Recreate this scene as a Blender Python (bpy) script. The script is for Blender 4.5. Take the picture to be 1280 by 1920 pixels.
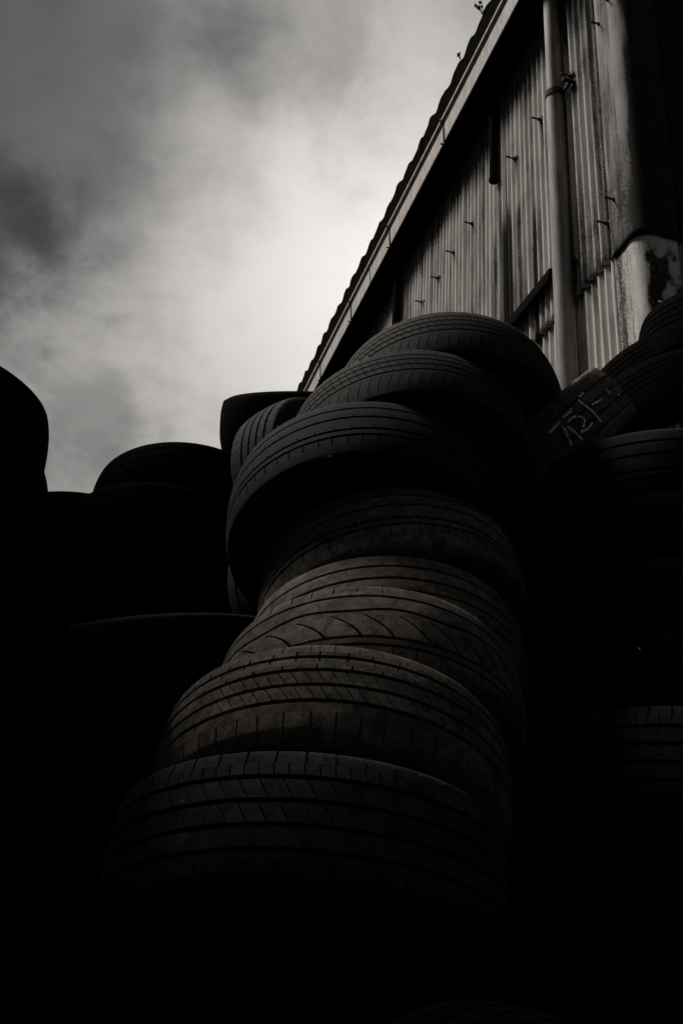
import bpy, bmesh, math, random
from mathutils import Vector, Matrix, noise
random.seed(7)
PI = math.pi
for o in list(bpy.data.objects):
    bpy.data.objects.remove(o)
SC = bpy.context.scene
COL = SC.collection

# ------------------------------------------------------------------ camera
HC = 0.72
F_PX = 1860.0
C_RIGHT = Vector((0.99810955, -0.02555808, 0.05589374))
C_UP = Vector((-0.06145995, -0.41506325, 0.90771426))
C_FWD = Vector((0.0, 0.9094335, 0.41584939))
CAM_POS = Vector((0, 0, HC))
cd = bpy.data.cameras.new('camera')
cam = bpy.data.objects.new('camera', cd)
COL.objects.link(cam)
cam.matrix_world = Matrix(((C_RIGHT.x, C_UP.x, -C_FWD.x, 0), (C_RIGHT.y, C_UP.y, -C_FWD.y, 0),
                           (C_RIGHT.z, C_UP.z, -C_FWD.z, HC), (0, 0, 0, 1)))
cd.sensor_fit = 'VERTICAL'
cd.sensor_height = 36
cd.lens = 36 * F_PX / 1920
cd.clip_start = 0.05
cd.clip_end = 3000
SC.camera = cam

# ------------------------------------------------------------------ light
SUN_AZ, SUN_EL = math.radians(-74), math.radians(53)     # azimuth from +Y, clockwise
SUN_STRENGTH, SUN_ANGLE = 1.5, math.radians(16)
SKY_STRENGTH = 0.1
EXPOSURE = 1.75
GLOW_AZ, GLOW_EL = math.radians(3), math.radians(38)
GLOW, SKY_BASE = 2.05, 0.25
BANKS = ((-25.0, 34.0, 4.5, 0.88), (-26.0, 45.5, 11.5, 0.68), (-17.0, 28.5, 3.0, 0.35), (-6.0, 49.0, 4.5, 0.25))   # azimuth, elevation, radius, depth of each bank
SC.view_settings.view_transform = 'Standard'
SC.view_settings.look = 'None'
SC.view_settings.gamma = 1
SC.view_settings.use_curve_mapping = False
SC.view_settings.exposure = EXPOSURE


def dirv(az, el):
    return Vector((math.sin(az) * math.cos(el), math.cos(az) * math.cos(el), math.sin(el)))


sl = bpy.data.lights.new('sun', 'SUN')
sl.energy = SUN_STRENGTH
sl.angle = SUN_ANGLE
sl.color = (1.0, 0.95, 0.895)
so = bpy.data.objects.new('sun', sl)
COL.objects.link(so)
so.location = (-5, -5, 12)
so.rotation_euler = dirv(SUN_AZ, SUN_EL).to_track_quat('Z', 'Y').to_euler()


class NT:
    """small helper for node trees"""
    def __init__(self, tree):
        self.t = tree
        tree.nodes.clear()

    def n(self, typ, **kw):
        nd = self.t.nodes.new(typ)
        for k, v in kw.items():
            if k.startswith('i_'):
                nd.inputs[int(k[2:])].default_value = v
            else:
                setattr(nd, k, v)
        return nd

    def l(self, a, b):
        self.t.links.new(a, b)

    def val(self, sock, x):
        if hasattr(x, 'links'):
            self.l(x, sock)
        else:
            sock.default_value = x

    def math(self, op, a, b=0.0, c=0.0, clamp=False):
        nd = self.n('ShaderNodeMath', operation=op, use_clamp=clamp)
        self.val(nd.inputs[0], a)
        self.val(nd.inputs[1], b)
        self.val(nd.inputs[2], c)
        return nd.outputs[0]

    def vmath(self, op, a, b=(0, 0, 0)):
        nd = self.n('ShaderNodeVectorMath', operation=op)
        self.val(nd.inputs[0], a)
        self.val(nd.inputs[1], b)
        return nd.outputs['Value'] if op in ('DOT_PRODUCT', 'LENGTH') else nd.outputs[0]

    def mix(self, f, a, b):
        nd = self.n('ShaderNodeMix', data_type='RGBA')
        self.val(nd.inputs[0], f)
        self.val(nd.inputs[6], a)
        self.val(nd.inputs[7], b)
        return nd.outputs[2]

    def noise(self, vec, scale, detail=4, rough=0.5, dist=0.0):
        nd = self.n('ShaderNodeTexNoise')
        if vec is not None:
            self.l(vec, nd.inputs['Vector'])
        nd.inputs['Scale'].default_value = scale
        nd.inputs['Detail'].default_value = detail
        nd.inputs['Roughness'].default_value = rough
        nd.inputs['Distortion'].default_value = dist
        return nd.outputs['Fac']

    def ramp(self, fac, stops):
        nd = self.n('ShaderNodeValToRGB')
        els = nd.color_ramp.elements
        while len(els) < len(stops):
            els.new(0.5)
        for e, (p, c) in zip(els, stops):
            e.position = p
            e.color = (c, c, c, 1) if not isinstance(c, tuple) else c
        self.l(fac, nd.inputs[0])
        return nd.outputs[0]

    def rng(self, v, a, b, c=0.0, d=1.0):
        nd = self.n('ShaderNodeMapRange', interpolation_type='SMOOTHSTEP')
        self.l(v, nd.inputs[0])
        for i, x in enumerate((a, b, c, d)):
            nd.inputs[i + 1].default_value = x
        return nd.outputs[0]


world = bpy.data.worlds.new('World')
SC.world = world
world.use_nodes = True
W = NT(world.node_tree)
tc = W.n('ShaderNodeTexCoord')
dirn = W.vmath('NORMALIZE', tc.outputs['Generated'])
sep = W.n('ShaderNodeSeparateXYZ')
W.l(dirn, sep.inputs[0])
zz = W.math('ADD', W.math('MAXIMUM', sep.outputs[2], 0.0), 0.55)
cmb = W.n('ShaderNodeCombineXYZ')
W.l(W.math('DIVIDE', sep.outputs[0], zz), cmb.inputs[0])
W.l(W.math('DIVIDE', sep.outputs[1], zz), cmb.inputs[1])
deck = W.vmath('ADD', cmb.outputs[0], (5.3, 2.2, 0.4))
n1 = W.noise(deck, 3.0, 8, 0.52, 0.15)
n2 = W.noise(deck, 11.0, 7, 0.58, 0.2)
n3 = W.noise(W.vmath('ADD', deck, (9.0, 4.0, 2.0)), 1.6, 3, 0.5, 0.2)
cl = W.math('ADD', W.math('MULTIPLY', n1, 0.55), W.math('MULTIPLY', n2, 0.32))
cl = W.math('ADD', cl, W.math('MULTIPLY', n3, 0.30))
cloud = W.rng(cl, 0.38, 0.70, 0.44, 1.38)


def lobe_at(d, width, power, rag=0.0):
    g = W.vmath('DOT_PRODUCT', dirn, d)
    ang = W.math('ARCCOSINE', W.math('MINIMUM', g, 0.99999))
    ang = W.math('ADD', ang, W.math('ADD', W.math('MULTIPLY', W.math('SUBTRACT', n1, 0.5), 0.20), W.math('MULTIPLY', W.math('SUBTRACT', n2, 0.5), rag)))
    ang = W.math('MAXIMUM', ang, 0.0)
    return W.math('EXPONENT', W.math('MULTIPLY', W.math('POWER', W.math('DIVIDE', ang, math.radians(width)), power), -1.0))


# thin bright cloud where the light comes through, heavier cloud banks to its left
lobe = lobe_at(dirv(GLOW_AZ, GLOW_EL), 16, 1.6)
bright = W.math('ADD', W.math('MULTIPLY', lobe, GLOW), SKY_BASE)
lum = W.math('MULTIPLY', cloud, bright)
for az, el, wdt, dk in BANKS:
    lum = W.math('MULTIPLY', lum, W.math('SUBTRACT', 1.0, W.math('MULTIPLY', lobe_at(dirv(math.radians(az), math.radians(el)), wdt, 3.5, 0.16), dk)))
grey = W.n('ShaderNodeMix', data_type='RGBA', blend_type='MULTIPLY')
grey.inputs[0].default_value = 1
grey.inputs[6].default_value = (1.0, 0.962, 0.925, 1)
W.l(lum, grey.inputs[7])
sky = W.n('ShaderNodeTexSky', sky_type='NISHITA', sun_disc=False)
sky.sun_elevation = SUN_EL
sky.sun_rotation = SUN_AZ
bw = W.n('ShaderNodeRGBToBW')
W.l(sky.outputs[0], bw.inputs[0])
cov = W.mix(0.96, bw.outputs[0], grey.outputs[2])
bg = W.n('ShaderNodeBackground')
bg.inputs[1].default_value = SKY_STRENGTH
W.l(cov, bg.inputs[0])
wo = W.n('ShaderNodeOutputWorld')
W.l(bg.outputs[0], wo.inputs[0])


# ------------------------------------------------------------------ helpers
def pix_ray(px, py):
    return ((px - 640) * C_RIGHT - (py - 960) * C_UP + F_PX * C_FWD).normalized()


def at(px, py, d):
    return CAM_POS + pix_ray(px, py) * d


def empty(name, loc=(0, 0, 0), label=None, cat=None, group=None):
    o = bpy.data.objects.new(name, None)
    o.empty_display_size = 0.1
    COL.objects.link(o)
    o.location = loc
    tag(o, label, cat, group)
    return o


def tag(o, label=None, cat=None, group=None, kind=None):
    for k, v in (('label', label), ('category', cat), ('group', group), ('kind', kind)):
        if v:
            o[k] = v
    return o


def link(name, mesh, parent=None, mat=None):
    o = bpy.data.objects.new(name, mesh)
    COL.objects.link(o)
    if parent:
        o.parent = parent
    if mat and not mesh.materials:
        mesh.materials.append(mat)
    return o


class MB:
    """collects geometry for ONE mesh"""
    def __init__(self):
        self.v, self.f, self.s = [], [], []

    def add(self, vs, fs, smooth=False):
        b = len(self.v)
        self.v += [tuple(x) for x in vs]
        for q in fs:
            self.f.append([b + i for i in q])
            self.s.append(smooth)

    def box(self, a, b):
        x0, y0, z0 = a
        x1, y1, z1 = b
        self.add([(x0, y0, z0), (x1, y0, z0), (x1, y1, z0), (x0, y1, z0), (x0, y0, z1), (x1, y0, z1), (x1, y1, z1), (x0, y1, z1)],
                 [(0, 3, 2, 1), (4, 5, 6, 7), (0, 1, 5, 4), (1, 2, 6, 5), (2, 3, 7, 6), (3, 0, 4, 7)])

    def tube(self, pts, rads, n=10, caps=True):
        pts = [Vector(p) for p in pts]
        if not hasattr(rads, '__len__'):
            rads = [rads] * len(pts)
        vs, fs = [], []
        for i, p in enumerate(pts):
            d = (pts[min(i + 1, len(pts) - 1)] - pts[max(i - 1, 0)]).normalized()
            up = Vector((0, 0, 1)) if abs(d.z) < 0.9 else Vector((1, 0, 0))
            e1 = d.cross(up).normalized()
            e2 = d.cross(e1)
            for k in range(n):
                t = 2 * PI * k / n
                vs.append(p + (e1 * math.cos(t) + e2 * math.sin(t)) * rads[i])
        for i in range(len(pts) - 1):
            for k in range(n):
                a, b = i * n + k, i * n + (k + 1) % n
                fs.append((a, b, b + n, a + n))
        self.add(vs, fs, True)
        if caps:
            m = len(pts) - 1
            self.add(vs[:n], [tuple(range(n))])
            self.add(vs[m * n:], [tuple(range(n - 1, -1, -1))])

    def extrude(self, prof, axis_pts, closed=True):
        """prof: list of (o,z); axis_pts: list of (s, do, dz) -> sweep along s"""
        n = len(prof)
        vs, fs = [], []
        for s, do, dz in axis_pts:
            vs += [(s, o + do, z + dz) for o, z in prof]
        for i in range(len(axis_pts) - 1):
            for k in range(n if closed else n - 1):
                a, b = i * n + k, i * n + (k + 1) % n
                fs.append((a, b, b + n, a + n))
        self.add(vs, fs)
        if closed:
            m = len(axis_pts) - 1
            self.add(vs[:n], [tuple(range(n))])
            self.add(vs[m * n:], [tuple(range(n - 1, -1, -1))])

    def mesh(self, name, fix=True):
        me = bpy.data.meshes.new(name)
        me.from_pydata(self.v, [], self.f)
        me.polygons.foreach_set('use_smooth', self.s)
        if fix:
            bm = bmesh.new()
            bm.from_mesh(me)
            bmesh.ops.recalc_face_normals(bm, faces=bm.faces)
            bm.to_mesh(me)
            bm.free()
        me.update()
        return me

    def obj(self, name, parent, mat, fix=True):
        me = self.mesh(name, fix)
        me.materials.append(mat)
        return link(name, me, parent)


# ------------------------------------------------------------------ materials
def new_mat(name):
    m = bpy.data.materials.new(name)
    m.use_nodes = True
    t = NT(m.node_tree)
    out = t.n('ShaderNodeOutputMaterial')
    p = t.n('ShaderNodeBsdfPrincipled')
    t.l(p.outputs[0], out.inputs[0])
    return m, t, p


def rubber(name, base, dust, amount, rough=0.85, spec=0.25):
    m, t, p = new_mat(name)
    tc = t.n('ShaderNodeTexCoord')
    oi = t.n('ShaderNodeObjectInfo')
    off = t.n('ShaderNodeCombineXYZ')
    t.l(t.math('MULTIPLY', oi.outputs['Random'], 37.0), off.inputs[0])
    vec = t.vmath('ADD', tc.outputs['Object'], off.outputs[0])
    big = t.noise(vec, 7.0, 5, 0.6)
    fine = t.noise(vec, 330.0, 4, 0.7)
    spk = t.noise(vec, 520.0, 2, 0.6)
    scuff = t.noise(vec, 24.0, 6, 0.7, 1.2)
    f = t.math('MULTIPLY', t.math('ADD', t.math('MULTIPLY', t.rng(big, 0.30, 0.68), 0.55), 0.45), t.math('ADD', t.math('MULTIPLY', t.rng(fine, 0.30, 0.72), 0.40), t.math('MULTIPLY', t.rng(scuff, 0.32, 0.66), 0.55)))
    f = t.math('MULTIPLY', f, amount)
    f = t.math('ADD', f, t.math('MULTIPLY', t.rng(spk, 0.72, 0.80), 0.40 * amount), clamp=True)
    t.l(t.mix(f, (*base, 1), (*dust, 1)), p.inputs['Base Color'])
    p.inputs['Roughness'].default_value = rough
    p.inputs['Specular IOR Level'].default_value = spec
    if spec < 0.1:
        p.inputs['IOR'].default_value = 1.22
    bp = t.n('ShaderNodeBump')
    bp.inputs['Strength'].default_value = 0.35
    bp.inputs['Distance'].default_value = 0.002
    t.l(t.math('ADD', fine, t.math('MULTIPLY', spk, 0.6)), bp.inputs['Height'])
    t.l(bp.outputs[0], p.inputs['Normal'])
    return m


M = {}
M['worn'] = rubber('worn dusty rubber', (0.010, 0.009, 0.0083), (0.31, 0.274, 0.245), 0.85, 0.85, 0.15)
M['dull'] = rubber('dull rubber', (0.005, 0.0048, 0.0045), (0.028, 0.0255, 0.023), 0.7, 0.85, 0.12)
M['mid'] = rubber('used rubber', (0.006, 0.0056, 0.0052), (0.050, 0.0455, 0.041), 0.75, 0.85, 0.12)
M['black'] = rubber('clean black rubber', (0.0016, 0.0015, 0.0014), (0.0060, 0.0055, 0.0051), 0.55, 0.85, 0.03)  # darker than real rubber, the side stacks' gloom is put into the colour
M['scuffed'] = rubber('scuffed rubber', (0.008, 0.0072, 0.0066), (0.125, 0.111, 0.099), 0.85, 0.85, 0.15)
M['pale'] = rubber('pale dusty rubber', (0.05, 0.047, 0.043), (0.16, 0.15, 0.14), 0.9)


def cement(name, base, dark, streak=1.0, grime_shade_attr=True, lichen=0.0):
    m, t, p = new_mat(name)
    tc = t.n('ShaderNodeTexCoord')
    mp = t.n('ShaderNodeMapping')
    mp.inputs['Scale'].default_value = (6, 6, 0.45)
    t.l(tc.outputs['Object'], mp.inputs[0])
    st = t.noise(mp.outputs[0], 1.6, 6, 0.65)
    mp2 = t.n('ShaderNodeMapping')
    mp2.inputs['Scale'].default_value = (34, 34, 3)
    t.l(tc.outputs['Object'], mp2.inputs[0])
    st2 = t.noise(mp2.outputs[0], 1.0, 4, 0.6)
    blot = t.noise(tc.outputs['Object'], 2.2, 5, 0.6)
    fine = t.noise(tc.outputs['Object'], 90.0, 4, 0.7)
    f = t.math('ADD', t.math('MULTIPLY', t.rng(st, 0.48, 0.66), 0.58 * streak), t.math('MULTIPLY', t.rng(st2, 0.46, 0.72), 0.34 * streak))
    f = t.math('ADD', f, t.math('ADD', t.math('MULTIPLY', t.rng(blot, 0.48, 0.72), 0.22), t.math('MULTIPLY', t.rng(fine, 0.56, 0.70), 0.22)))
    if grime_shade_attr:
        at_ = t.n('ShaderNodeAttribute', attribute_name='grime')
        gn = t.math('ADD', at_.outputs['Fac'], t.math('MULTIPLY', t.math('SUBTRACT', fine, 0.5), 1.1))
        gn = t.math('MULTIPLY', t.rng(gn, 0.12, 0.88), t.rng(at_.outputs['Fac'], 0.0, 0.2))
        f = t.math('ADD', f, gn)
    f = t.math('MINIMUM', f, 1.0)
    if lichen:
        sp = t.math('MULTIPLY', t.rng(t.noise(tc.outputs['Object'], 75.0, 5, 0.75), 0.56, 0.66), t.rng(t.noise(tc.outputs['Object'], 5.0, 5, 0.7), 0.40, 0.62))
        f = t.math('SUBTRACT', f, t.math('MULTIPLY', sp, lichen), clamp=True)
    tone = t.mix(t.rng(fine, 0.3, 0.7), (*[c * 0.86 for c in base], 1), (*[c * 1.1 for c in base], 1))
    t.l(t.mix(f, tone, (*dark, 1)), p.inputs['Base Color'])
    p.inputs['Roughness'].default_value = 0.95
    p.inputs['Specular IOR Level'].default_value = 0.15
    bp = t.n('ShaderNodeBump')
    bp.inputs['Strength'].default_value = 0.3
    bp.inputs['Distance'].default_value = 0.003
    t.l(fine, bp.inputs['Height'])
    t.l(bp.outputs[0], p.inputs['Normal'])
    return m


M['cement'] = cement('weathered cement sheet', (0.47, 0.447, 0.42), (0.030, 0.031, 0.028))
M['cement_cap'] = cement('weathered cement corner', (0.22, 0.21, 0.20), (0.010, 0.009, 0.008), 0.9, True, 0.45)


M['cement_bare'] = cement('bare flaking cement corner', (0.50, 0.48, 0.455), (0.018, 0.016, 0.014), 1.0, True, 0.9)  # flaking cement, base made paler in place of light missing on this face


def paint(name, col, rough, spec=0.3, vary=0.25, scale=6.0):
    m, t, p = new_mat(name)
    tc = t.n('ShaderNodeTexCoord')
    mp = t.n('ShaderNodeMapping')
    mp.inputs['Scale'].default_value = (4, 4, 0.6)
    t.l(tc.outputs['Object'], mp.inputs[0])
    a = t.noise(mp.outputs[0], scale, 5, 0.6)
    b = t.noise(tc.outputs['Object'], 120.0, 3, 0.6)
    f = t.math('ADD', t.math('MULTIPLY', t.rng(a, 0.35, 0.7), 0.75), t.math('MULTIPLY', t.rng(b, 0.4, 0.75), 0.25))
    t.l(t.mix(f, (*[min(1, c * (1 + vary * 0.5)) for c in col], 1), (*[c * (1 - vary) for c in col], 1)), p.inputs['Base Color'])
    p.inputs['Roughness'].default_value = rough
    p.inputs['Specular IOR Level'].default_value = spec
    if spec <= 0.1:
        p.inputs['IOR'].default_value = 1.05
    return m


M['gutter'] = paint('grey gutter cement', (0.33, 0.308, 0.29), 0.85, 0.2, 0.4)
M['pipe'] = paint('grey downpipe', (0.165, 0.155, 0.146), 0.7, 0.2, 0.55)
M['dark_pipe'] = paint('dark pipe', (0.006, 0.0056, 0.0053), 0.8, 0.08, 0.4)
M['iron'] = paint('rusted iron', (0.014, 0.012, 0.011), 0.9, 0.2, 0.5)
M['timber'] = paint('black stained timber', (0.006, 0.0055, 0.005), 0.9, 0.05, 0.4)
M['roof'] = paint('mossy roof sheet', (0.006, 0.0055, 0.005), 0.95, 0.02, 0.6, 20)
M['flashing'] = paint('dark metal flashing', (0.006, 0.0056, 0.0053), 0.7, 0.1, 0.4)
M['chalk'] = paint('white chalk', (0.88, 0.87, 0.85), 0.95, 0.1, 0.35, 60)
M['grit'] = paint('pale grit', (0.75, 0.73, 0.70), 0.9, 0.1, 0.1)
M['leaf'] = paint('dark weed leaf', (0.03, 0.032, 0.026), 0.8, 0.2, 0.4)
M['ground'] = paint('oily yard ground', (0.030, 0.028, 0.026), 0.95, 0.1, 0.5, 2.0)

# ------------------------------------------------------------------ ground
gb = MB()
N = 24
R_G = 900.0
vs = [(0, 0, 0)]
fs = []
rings = [3, 8, 25, 90, 300, R_G]
for r in rings:
    vs += [(r * math.cos(2 * PI * k / N), r * math.sin(2 * PI * k / N), 0) for k in range(N)]
for k in range(N):
    fs.append((0, 1 + k, 1 + (k + 1) % N))
for i in range(len(rings) - 1):
    for k in range(N):
        a, b = 1 + i * N + k, 1 + i * N + (k + 1) % N
        fs.append((a, a + N, b + N, b))
gb.add(vs, fs)
tag(gb.obj('ground', None, M['ground']), 'dark oily yard ground beneath the tyre stacks', kind='structure')

# ------------------------------------------------------------------ warehouse
WD = Vector((-0.2718, 0.9624, 0)).normalized()
WN = Vector((0.9624, 0.2718, 0)).normalized()
D = 2.63
bld = empty('warehouse', D * WN, 'tall shed clad in stained corrugated cement sheets with box gutter', 'warehouse')
bld.rotation_euler = (0, 0, math.atan2(WD.y, WD.x))
PITCH = 0.0747
AMP = 0.0165
Z_LAP = HC + 1.432 * D
S0 = 3.735                       # first seam (just past the corner cap)
SHEET = 0.749


def wave(s):
    x = (s - S0) / PITCH * 2 * PI
    return AMP * math.cos(x) + AMP * 0.22 * math.cos(2 * x)


def sm(a, b, x):
    t = min(1, max(0, (x - a) / (b - a)))
    return t * t * (3 - 2 * t)


def fbm(x, y, z=0.0):
    return noise.fractal((x, y, z), 1.0, 2.0, 4)


def grime_shade_wall(s, z):
    """dirt runs that have a place of their own on the wall"""
    sd, zd = s / D, (z - HC) / D
    g = 0.0
    run = 0.5 + 0.5 * noise.noise((s * 9.0, 3.3, z * 0.25)) + 0.35 * noise.noise((s * 26, 8.1, z * 0.5))
    # long run-off stains under the dark pipe stub, towards the ledge
    m = math.exp(-((sd - 2.05) / 0.14) ** 2) * sm(2.06, 1.86, zd) * (0.35 + 0.65 * sm(1.45, 1.62, zd))
    g += 1.15 * m * sm(0.25, 0.75, run)
    m = math.exp(-((sd - 1.85) / 0.05) ** 2) * sm(1.95, 1.78, zd)
    g += 0.75 * m * sm(0.3, 0.8, run)
    g += 0.75 * math.exp(-((s - S0) % SHEET / 0.010) ** 2) * (0.6 + 0.4 * run)
    # dark bands just above the lap near the downpipe
    m = math.exp(-((sd - 1.645) / 0.028) ** 2) * sm(1.9, 1.56, zd)
    g += 0.6 * m * sm(0.1, 0.7, run)
    m = math.exp(-((sd - 1.66) / 0.04) ** 2) * sm(1.5, 2.3, zd)
    g += 0.25 * m * sm(0.2, 0.7, run)
    # dimmer light towards the corner, painted into the bay beside it
    if z > Z_LAP:
        g += sm(1.78, 1.66, sd) * (0.20 + 0.45 * sm(0.25, 0.85, run))
    # shade of the eaves painted as a dark fringe at the wall top
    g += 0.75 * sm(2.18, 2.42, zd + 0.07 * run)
    # dirt above the lap edge
    if z > Z_LAP:
        g += 0.35 * sm(1.50, 1.43, zd) * sm(0.2, 0.8, run)
    # rust streaks below the hook bolts
    for bs, bz in BOLTS:
        dz = bz - z
        if -0.02 < dz < 0.36 and abs(s - bs) < 0.03:
            g += 1.3 * (1 - dz / 0.36) * math.exp(-((s - bs) / 0.013) ** 2)
    return min(1.0, g)


def zof(zd):
    return HC + zd * D


BOLTS = [(sd * D, zof(zd)) for sd, zd in (
    (1.470, 2.112), (1.617, 2.095), (1.780, 2.105), (1.933, 2.106), (2.226, 2.109), (2.371, 2.108), (2.506, 2.105),
    (2.646, 2.104), (2.80, 2.105), (1.462, 1.557), (1.499, 1.521), (1.649, 1.525), (1.424, 2.14), (3.08, 2.105), (3.36, 2.105))]


def grid_mesh(name, ss, zs, fo, grime_shade=None, thick=0.007):
    nz, ns = len(zs), len(ss)
    vs, gs = [], []
    for z in zs:
        for s in ss:
            o = fo(s, z)
            vs.append((s, o, z))
            gs.append(grime_shade(s, z) if grime_shade else 0.0)
    fs = []
    for j in range(nz - 1):
        for i in range(ns - 1):
            a = j * ns + i
            fs.append((a, a + 1, a + 1 + ns, a + ns))
    base = len(vs)
    # lower edge thickness
    for i in range(ns):
        s = ss[i]
        vs.append((s, fo(s, zs[0]) - thick, zs[0]))
        gs.append(0.6)
    for i in range(ns - 1):
        fs.append((i + 1, i, base + i, base + i + 1))
    b2 = len(vs)                        # the upright edge that faces the yard corner
    for z in zs:
        for d in (0.0, 0.016):
            vs.append((ss[0], fo(ss[0], z) - d, z))
            gs.append(1.0)
    for j in range(nz - 1):
        q = b2 + 2 * j
        fs.append((q, q + 2, q + 3, q + 1))
    me = bpy.data.meshes.new(name)
    me.from_pydata(vs, [], fs)
    at_ = me.attributes.new('grime', 'FLOAT', 'POINT')
    at_.data.foreach_set('value', gs)
    me.polygons.foreach_set('use_smooth', [True] * len(fs))
    me.update()
    return me


def lin(a, b, n):
    return [a + (b - a) * i / (n - 1) for i in range(n)]


Z_EAVE = zof(2.40) + 0.25
for i in range(14):
    s0 = S0 + i * SHEET
    s1 = s0 + SHEET + 0.03
    near = i < 7
    ncol = (11 * 9 + 1) if near else (10 * 6 + 1)
    ss = lin(s0, s1, ncol)
    zs = lin(Z_LAP + 0.006 * math.sin(i * 2.3), Z_EAVE, 46 if near else 12)
    lift = 0.0035 * (13 - i) / 13 if False else 0.0

    def fo(s, z, s0=s0, s1=s1, i=i):
        # each sheet laps over the next one's first corrugation
        t = (s - s0) / (s1 - s0)
        return wave(s) + 0.010 * (1 - t) + 0.002 * math.sin(i * 1.7 + z)
    w = link('wall_sheet', grid_mesh('wall_sheet', ss, zs, fo, grime_shade_wall), bld, M['cement'])
    for bs, bz in BOLTS:
        if s0 <= bs < s0 + SHEET or (i == 0 and bs < s0 and bs > 3.83):
            b = MB()
            o = 0.012
            b.tube([(bs, o, bz), (bs, o + 0.012, bz)], [0.031, 0.025], 14)
            b.tube([(bs, o + 0.010, bz), (bs, o + 0.030, bz)], 0.013, 6)
            b.tube([(bs, o + 0.028, bz), (bs, o + 0.085, bz - 0.002)], 0.0065, 8)
            b.obj('hook_bolt', w, M['iron'])


def grime_low(s, z):
    zd = (z - HC) / D
    run = 0.5 + 0.5 * noise.noise((s * 11.0, 5.3, z * 0.4))
    return 0.45 * sm(0.45, 0.9, run) * sm(0.6, 1.3, 1.9 - zd) * 0.6 + 0.7 * sm(1.405, 1.43, zd)


for i in range(14):
    s0 = S0 + i * SHEET
    s1 = s0 + SHEET + 0.03
    near = i < 4
    ss = lin(s0, s1, (11 * 9 + 1) if near else (10 * 6 + 1))
    zs = lin(0.02, Z_LAP + 0.14, 40 if near else 6)

    def fo(s, z, s0=s0, s1=s1):
        return wave(s) - 0.016 + 0.006 * (1 - (s - s0) / (s1 - s0))
    link('wall_sheet', grid_mesh('wall_sheet', ss, zs, fo, grime_low), bld, M['cement'])

# corner caps: a rolled angle that laps over the first corrugation and returns on the end wall
S_C = 3.655                     # plane of the end wall


def cap_path(extra=0.0):
    """(s, o) outline of the cap from the side-wall flange round to the end-wall flange"""
    pts = []
    for s in lin(3.905, 3.80, 5):
        pts.append((s, 0.020 + extra))
    cx, co, r = 3.745, -0.075, 0.105 + extra
    for k in range(0, 13):
        t = PI / 2 + (PI / 2) * k / 12
        pts.append((cx + r * math.cos(t) * 0.88, co + r * math.sin(t) * 0.94))
    for o in lin(-0.10, -0.215, 5):
        pts.append((3.6526 - extra, o))
    pts.append((3.668 - extra, -0.222))
    return pts


def cap_mesh(name, z0, z1, extra, grime_shade, nz):
    path = cap_path(extra)
    n = len(path)
    vs, gs, fs = [], [], []
    for z in lin(z0, z1, nz):
        for k, (s, o) in enumerate(path):
            vs.append((s, o, z))
            gs.append(grime_shade(k / (n - 1), s, o, z))
    for j in range(nz - 1):
        for i in range(n - 1):
            a = j * n + i
            fs.append((a, a + 1, a + 1 + n, a + n))
    base = len(vs)
    inner = cap_path(extra - 0.010)
    for (s, o) in inner:
        vs.append((s, o, z0))
        gs.append(1)
    for i in range(n - 1):
        fs.append((i + 1, i, base + i, base + i + 1))
    # outer edge of the side-wall flange
    b2 = len(vs)
    for z in lin(z0, z1, nz):
        vs.append((path[0][0], path[0][1] - 0.012, z))
        gs.append(0.8)
    for j in range(nz - 1):
        fs.append((j * n, (j + 1) * n, b2 + j + 1, b2 + j))
    me = bpy.data.meshes.new(name)
    me.from_pydata(vs, [], fs)
    a_ = me.attributes.new('grime', 'FLOAT', 'POINT')
    a_.data.foreach_set('value', gs)
    me.polygons.foreach_set('use_smooth', [True] * len(fs))
    me.update()
    return me


def grime_cap_up(k, s, o, z):
    n = fbm(s * 7 + 3, o * 7, z * 1.3)
    edge = sm(0.36, 0.52, k + 0.10 * n)
    low = sm(zof(1.80), zof(1.45), z) * sm(-0.1, 0.3, k + 0.25 * n)
    pale = 0.5 * sm(0.15, 0.5, fbm(o * 14, z * 6, 4.2)) * sm(zof(1.62), zof(1.45), z)
    return max(0, min(1, 1.05 * edge + 0.6 * low + 0.10 + 0.2 * n - pale))


def grime_cap_lo(k, s, o, z):
    n = fbm(s * 9, o * 9 + 9, z * 5.0)
    n2 = fbm(s * 15, o * 15 + 2, z * 8.0)
    zd = (z - HC) / D
    patch = sm(0.45, 0.62, k) * sm(1.40, 1.34, zd + 0.03 * n) * (0.70 + 1.6 * n + 1.3 * n2)
    return max(0, min(1, patch + 0.38 * sm(0.5, 0.1, k) + 0.12 + 0.45 * n2 * sm(0.1, 0.6, k)))


ZC_LAP = HC + 3.715
link('corner_cap', cap_mesh('corner_cap', ZC_LAP, Z_EAVE, 0.016, grime_cap_up, 60), bld, M['cement_cap'])
link('corner_cap', cap_mesh('corner_cap', 0.02, ZC_LAP + 0.15, 0.0, grime_cap_lo, 130), bld, M['cement_bare'])
# pale scrape and a crack line on the lower corner piece
sb = MB()
for (o, z, l, h) in ((-0.075, 3.99, 0.035, 0.007), (-0.105, 3.972, 0.03, 0.009), (-0.135, 3.958, 0.03, 0.008), (-0.16, 3.945, 0.02, 0.006)):
    sb.box((3.6482, o - l / 2, z - h), (3.6515, o + l / 2, z + h))
sb.obj('scrape_mark', bld, M['chalk'])
cb = MB()
cb.tube([(3.6515, -0.02, ZC_LAP - 0.02), (3.651, -0.03, 4.34), (3.651, -0.05, 4.28), (3.651, -0.065, 4.22), (3.651, -0.072, 4.17)], 0.0016, 5)
cb.obj('crack', bld, M['iron'])


# end wall sheets (turn the corner, face the yard)
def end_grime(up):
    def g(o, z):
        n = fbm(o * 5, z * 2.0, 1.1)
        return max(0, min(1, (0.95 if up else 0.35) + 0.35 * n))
    return g


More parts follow.
